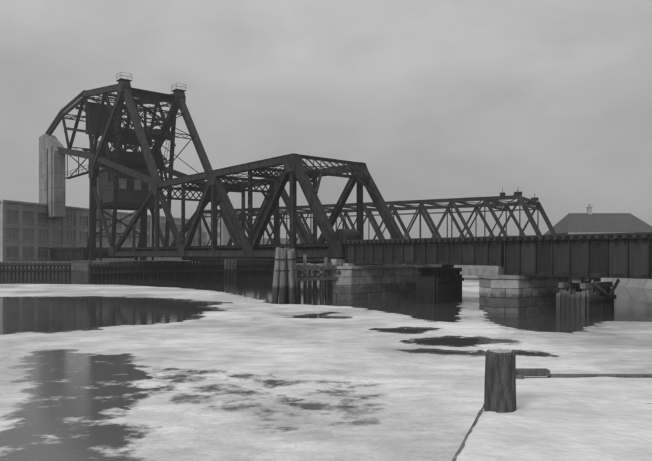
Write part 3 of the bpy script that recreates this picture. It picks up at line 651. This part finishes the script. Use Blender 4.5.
def block(name, label, cat, x0, x1, y0, y1, h, floors_, cols, mat='brick', roof=None, z0=2.3, group=None):
    T = Thing(name, label, cat, 'world', ((x0+x1)/2,(y0+y1)/2,z0), group=group)
    T.add('wall', box((x0,y0,z0),(x1,y1,h)), mat)
    if roof: 
        e = .5; m = (y0+y1)/2
        T.add('roof', ([(x0-e,y0-e,h),(x1+e,y0-e,h),(x1+e,y1+e,h),(x0-e,y1+e,h),(x0-e,m,h+roof),(x1+e,m,h+roof)], [(0,1,5,4),(2,3,4,5),(1,2,5),(3,0,4),(3,2,1,0)]), 'roof')
    else: T.add('parapet', box((x0-.3,y0-.3,h),(x1+.3,y1+.3,h+.5)), 'brick_trim')
    fh = (h-z0)/floors_; cw = (x1-x0)/cols
    me = to_mesh('window', box((-cw*.28,-.09,-fh*.28),(cw*.28,0,fh*.28))); me.materials.append(M['glass'])
    for i in range(cols):
        for j in range(floors_): T.put('window', me, (x0+cw*(i+.5), y0+.03, z0+fh*(j+.55)))
    return T
block('brick_block', 'taller hazy brick block rising behind the middle of the truss leaf', 'building', -38, -31.5, 186, 205, EYE+13.2, 5, 3)
block('warehouse', 'long low far warehouse seen through the truss, left of the tall post', 'warehouse', -38, 4, 350, 372, 9.5, 2, 12, roof=4, z0=3, group='far warehouses across the river')
block('warehouse', 'far warehouse with lower roof seen through the back truss', 'warehouse', 14, 62, 356, 380, 7.5, 1, 12, roof=3.5, z0=3, group='far warehouses across the river')
block('warehouse', 'far brick warehouse under the right half of the back truss', 'warehouse', 76, 120, 348, 370, 10.5, 2, 11, z0=3, group='far warehouses across the river')
block('warehouse', 'far gabled warehouse low behind the right girder', 'warehouse', 132, 175, 352, 372, 8, 1, 10, roof=4, z0=3, group='far warehouses across the river')

# ================================================================ second bridge behind
H2 = EYE+8.4; B2 = EYE-1.0; W2 = 12.6; p2 = 5.2; NP = 12
tb = Thing('truss_bridge', 'second lighter truss bridge crossing behind the girders at an angle', 'truss bridge', 'back', (-31, 6.3, B2-1))
nodes = [-p2*i for i in range(NP+1)]
for t in (0, W2):
    tb.add('top_chord', member((.2,t,H2),(nodes[-1]-.2,t,H2),.45,.5,.04), 'steel')
    tb.add('bottom_chord', member((4.9,t,B2),(nodes[-1]-4.9,t,B2),.4,.5,.04), 'steel')
    tb.add('end_post', member((0,t,H2),(4.6,t,B2),.5,.58,.04), 'steel'); tb.add('end_post', member((nodes[-1],t,H2),(nodes[-1]-4.6,t,B2),.5,.58,.04), 'steel')
    for i, s in enumerate(nodes):
        tb.add('post', bar((s,t,H2),(s,t,B2),.16,.16), 'steel')
        if i < NP:
            tb.add('diagonal', member((nodes[i+1],t,H2),(s,t,B2),.34,.42,.03), 'steel')
            tb.add('counter', bar((s,t+.3,H2),(nodes[i+1],t+.3,B2),.14,.2 if i % 2 else .32), 'steel')
    tb.add('mid_rail', bar((.2,t,H2-1.0),(nodes[-1],t,H2-1.0),.12,.22), 'steel')
    tb.add('stringer', member((4.9,t*.6+2.4,B2-.1),(nodes[-1]-4.9,t*.6+2.4,B2-.1),.3,.8), 'steel_dark')
for s in nodes: tb.add('top_strut', merge(bar((s,.2,H2-.05),(s,W2-.2,H2-.05),.25,.3)), 'steel'); tb.add('floor_beam', bar((s,.2,B2-.3),(s,W2-.2,B2-.3),.3,.9), 'steel_dark')
for i in range(NP):
    for u, v in ((.2,W2-.2),(W2-.2,.2)): tb.add('top_lateral', bar((nodes[i],u,H2+(.1 if u < 1 else -.12)),(nodes[i+1],v,H2+(.1 if u < 1 else -.12)),.12,.12), 'steel')
tb.add('deck', box((nodes[-1]-5.5,.6,B2+.22),(5.5,W2-.6,B2+.42)), 'wood_dark')
for s in (0,-p2): portal(tb, s, H2, 1.0, 'steel', .2, W2-.2, 8, False, 'portal')
for s, t, w_ in ((-.3,.2,1.0),(-1.2,3.5,.9),(-.2,W2-1.5,1.0),(-2.6,.3,.6)):
    m_ = tb.add('signal_box', merge(box((s-w_/2,t-.4,H2+.28),(s+w_/2,t+.4,H2+.72)), box((s-w_/2-.06,t-.46,H2+.72),(s+w_/2+.06,t+.46,H2+.78))), 'steel_dark')
    tb.add('mast', bar((s,t,H2+.78),(s,t,H2+1.5),.06,.06), 'steel_dark', m_)
for s in (3.8,-31.2,-66.4):
    T = Thing('bridge_pier', {3.8:'stone pier at the right end of the back truss bridge, behind the girder',-31.2:'stone pier under the middle of the back truss bridge',-66.4:'stone pier at the far left end of the back truss bridge'}[s], 'pier', 'back', (s,6.3,-1), group='piers of the back bridge')
    m_ = 1.2 if s != -31.2 else 2.6
    masonry(T, [(s-m_,-1),(s+m_,-1),(s+m_,W2+1),(s-m_,W2+1)], -1, B2-.95, .8, 1.8)
    T.add('coping', box((s-m_-.15,-1.15,B2-.95),(s+m_+.15,W2+1.15,B2-.76)), 'stone')

# ================================================================ house on the right bank
hs = Thing('hip_roofed_house', 'hazy house with a dark hipped roof and chimney above the right girder', 'house', 'world', (53,121,2.2))
hx0, hx1, hy0, hy1, he, hr = 46.0, 62.5, 115, 127, EYE+4.0, EYE+8.1
hs.add('wall', box((hx0,hy0,2.2),(hx1,hy1,he)), 'siding')
rf = hs.add('roof', ([(hx0-.6,hy0-.6,he),(hx1+.6,hy0-.6,he),(hx1+.6,hy1+.6,he),(hx0-.6,hy1+.6,he),(hx0+2.2,121,hr),(hx1-2.2,121,hr)], [(0,1,5,4),(2,3,4,5),(1,2,5),(3,0,4),(3,2,1,0)]), 'roof')
hs.add('chimney', merge(box((51.9,120.6,hr-.6),(52.6,121.4,hr+1.1)), box((51.8,120.5,hr+1.1),(52.7,121.5,hr+1.25)), box((52.1,120.8,hr+1.25),(52.4,121.2,hr+1.8))), 'brick', rf)
hs.add('fascia', box((hx0-.62,hy0-.66,he-.3),(hx1+.62,hy0-.61,he+.05)), 'siding', rf)
for i in range(5):
    for z in (4.2,6.9):
        x = hx0+1.6+i*3.3; wn = hs.add('window', box((x-.5,hy0-.05,z-.75),(x+.5,hy0+.05,z+.75)), 'glass')
        hs.add('frame', merge(box((x-.62,hy0-.09,z-.87),(x-.5,hy0-.003,z+.87)), box((x+.5,hy0-.09,z-.87),(x+.62,hy0-.003,z+.87)), box((x-.5,hy0-.09,z+.75),(x+.5,hy0-.003,z+.87)), box((x-.7,hy0-.14,z-.95),(x+.7,hy0-.003,z-.871))), 'siding', wn)
sd = Thing('lean_to', 'low lean-to shed left of the hipped house', 'shed', 'world', (43.4,119,2.2))
sd.add('wall', box((41,117,2.2),(45.3,121,EYE+2.2)), 'siding'); sd.add('roof', ([(40.6,116.6,EYE+2.2),(45.35,116.6,EYE+3.1),(45.35,121.4,EYE+3.1),(40.6,121.4,EYE+2.2),(40.6,116.6,EYE+2.4),(45.35,116.6,EYE+3.3),(45.35,121.4,EYE+3.3),(40.6,121.4,EYE+2.4)], BOXF), 'roof')

# ================================================================ dock in the foreground
DZ = 2.15
dk = Thing('dock', 'snow covered timber dock in the lower right foreground', 'dock', 'world', (6,4,-1))
eX = lambda Y: 2.9-.4*(10.2-Y)
Y0, Y1, PW = -3.0, 10.2, .24
k = int((Y1-Y0)/PW)
for i in range(k):
    y = Y0+PW*(i+.5); e0 = random.uniform(-.008,.008); a, b = y-PW/2+.008, y+PW/2-.008
    dk.add('plank', prism([(eX(a)+e0,a),(16,a),(16,b),(eX(b)+e0,b)], DZ-.14-random.uniform(0,.01), DZ-.05-random.uniform(0,.008)), 'plank')
for dx in (.25,1.8,3.6,5.5):
    dk.add('joist', bar((eX(-2.8)+dx,-2.8,DZ-.31),(eX(10)+dx,10,DZ-.31),.2,.3), 'wood')
for y in (10,7.6,5.2,2.6,0):
    for dx in (.3,3.6,7.5): dk.add('pile', pile((eX(y)+dx,y-.1,-1),(eX(y)+dx,y-.1,DZ-.46),.17,.15), 'wood', smooth=True)
    dk.add('cap', bar((eX(y)+.05,y-.1,DZ-.55),(15.5,y-.1,DZ-.55),.26,.18), 'wood')
# snow: a lumpy sheet over the planks, ragged along the edge
nx, ny = 200, 300
feet = [(3.1+.33*k+random.uniform(-.04,.04), 8.35+.03*k+(.11 if k % 2 else -.11)) for k in range(9)]; V = []; F = []
for j in range(ny+1):
    y = Y0+(Y1-.16-Y0)*j/ny
    ex = eX(y)+.035+.03*noise.fractal((y*1.9,3.3,0),1,2,4)+.012*noise.noise((y*9,1,4))
    for i in range(nx+1):
        f = i/nx; x = ex+(15.9-ex)*f**1.7
        q = Vector((x*.8,y*1.1,0)); z = DZ-.012+.028*noise.fractal(q,1,2,3)+.008*noise.noise((x*.6,y*5,2))
        z += .045*math.exp(-((x-2.23)**2+(y-7.78)**2)/.10)
        for fx, fy in feet:
            if abs(x-fx) < .3 and abs(y-fy) < .2: z -= .028*math.exp(-(((x-fx)/.14)**4+((y-fy)/.065)**4))
        edge = min(1, (x-ex)/.14); back = min(1, (Y1-.16-y)/.12)
        z = DZ-.052+(z-DZ+.052)*max(0, min(edge, back))**.6
        V.append((x,y,z))
for j in range(ny):
    for i in range(nx): a = j*(nx+1)+i; F.append((a,a+1,a+nx+2,a+nx+1))
sn = dk.add('snow', (V,F), 'snow'); sn.data.polygons.foreach_set('use_smooth', [True]*len(sn.data.polygons))
if sn.data.polygons[0].normal.z < 0: sn.data.flip_normals()
sp_ = dk.add('stringpiece', bar((2.72,10.1,DZ+.04),(3.68,10.1,DZ+.04),.18,.10), 'wood')
dk.add('stringpiece', bar((3.7,10.12,DZ-.03),(15.8,10.12,DZ-.03),.16,.055), 'wood'); dk.add('block', box((2.98,9.86,DZ-.05),(3.2,10.0,DZ+.02)), 'wood')
bo = Thing('bollard', 'thick weathered timber bollard at the edge of the snowy dock', 'bollard', 'world', (2.23,7.78,DZ-.1))
n = 36; V = []; F = []; rings = [(-.1,.200),(.0,.198),(.2,.195),(.4,.193),(.6,.192),(.72,.190),(.755,.178),(.765,.15)]
for z, r in rings:
    for i in range(n):
        t = 2*math.pi*i/n; rr = r*(1+.10*noise.noise((math.cos(t)*1.3,math.sin(t)*1.3,z*.9))+.05*noise.noise((math.cos(t)*5,math.sin(t)*5,z*.7)))*(1-.10*(i in (17,23)) -.06*(i == 20 and z > .3))
        V.append((2.23+rr*math.cos(t), 7.78+rr*math.sin(t), DZ+z+(.012*noise.noise((math.cos(t)*3,math.sin(t)*3,5)) if z > .5 else 0)))
for k_ in range(len(rings)-1):
    for i in range(n): j = (i+1)%n; F.append((k_*n+i,k_*n+j,(k_+1)*n+j,(k_+1)*n+i))
F.append(tuple(range(n-1,-1,-1)))
bo.add('post', (V,F), 'bollard', smooth=True)
T_ = len(rings)-1; top = [V[T_*n+i] for i in range(n)]; c = (2.23,7.78,DZ+.772)
bo.add('end_grain', (top+[c], [(i,(i+1)%n,n) for i in range(n)]), 'bollard_top')

# ================================================================ haze
me = to_mesh('haze', box((-700,-60,-1.5),(750,1000,40))); hm = bpy.data.materials.new('haze'); hm.use_nodes = True
hn = hm.node_tree; hn.nodes.clear(); pv = hn.nodes.new('ShaderNodeVolumePrincipled'); ou = hn.nodes.new('ShaderNodeOutputMaterial')
pv.inputs['Color'].default_value = (.85,.85,.85,1); pv.inputs['Density'].default_value = .0007; pv.inputs['Anisotropy'].default_value = .2
hn.links.new(pv.outputs[0], ou.inputs['Volume']); me.materials.append(hm)
o = bpy.data.objects.new('haze', me); COL.objects.link(o); o['kind'] = 'stuff'; o['label'] = 'thin winter haze over the river and bridges'; o['category'] = 'haze'
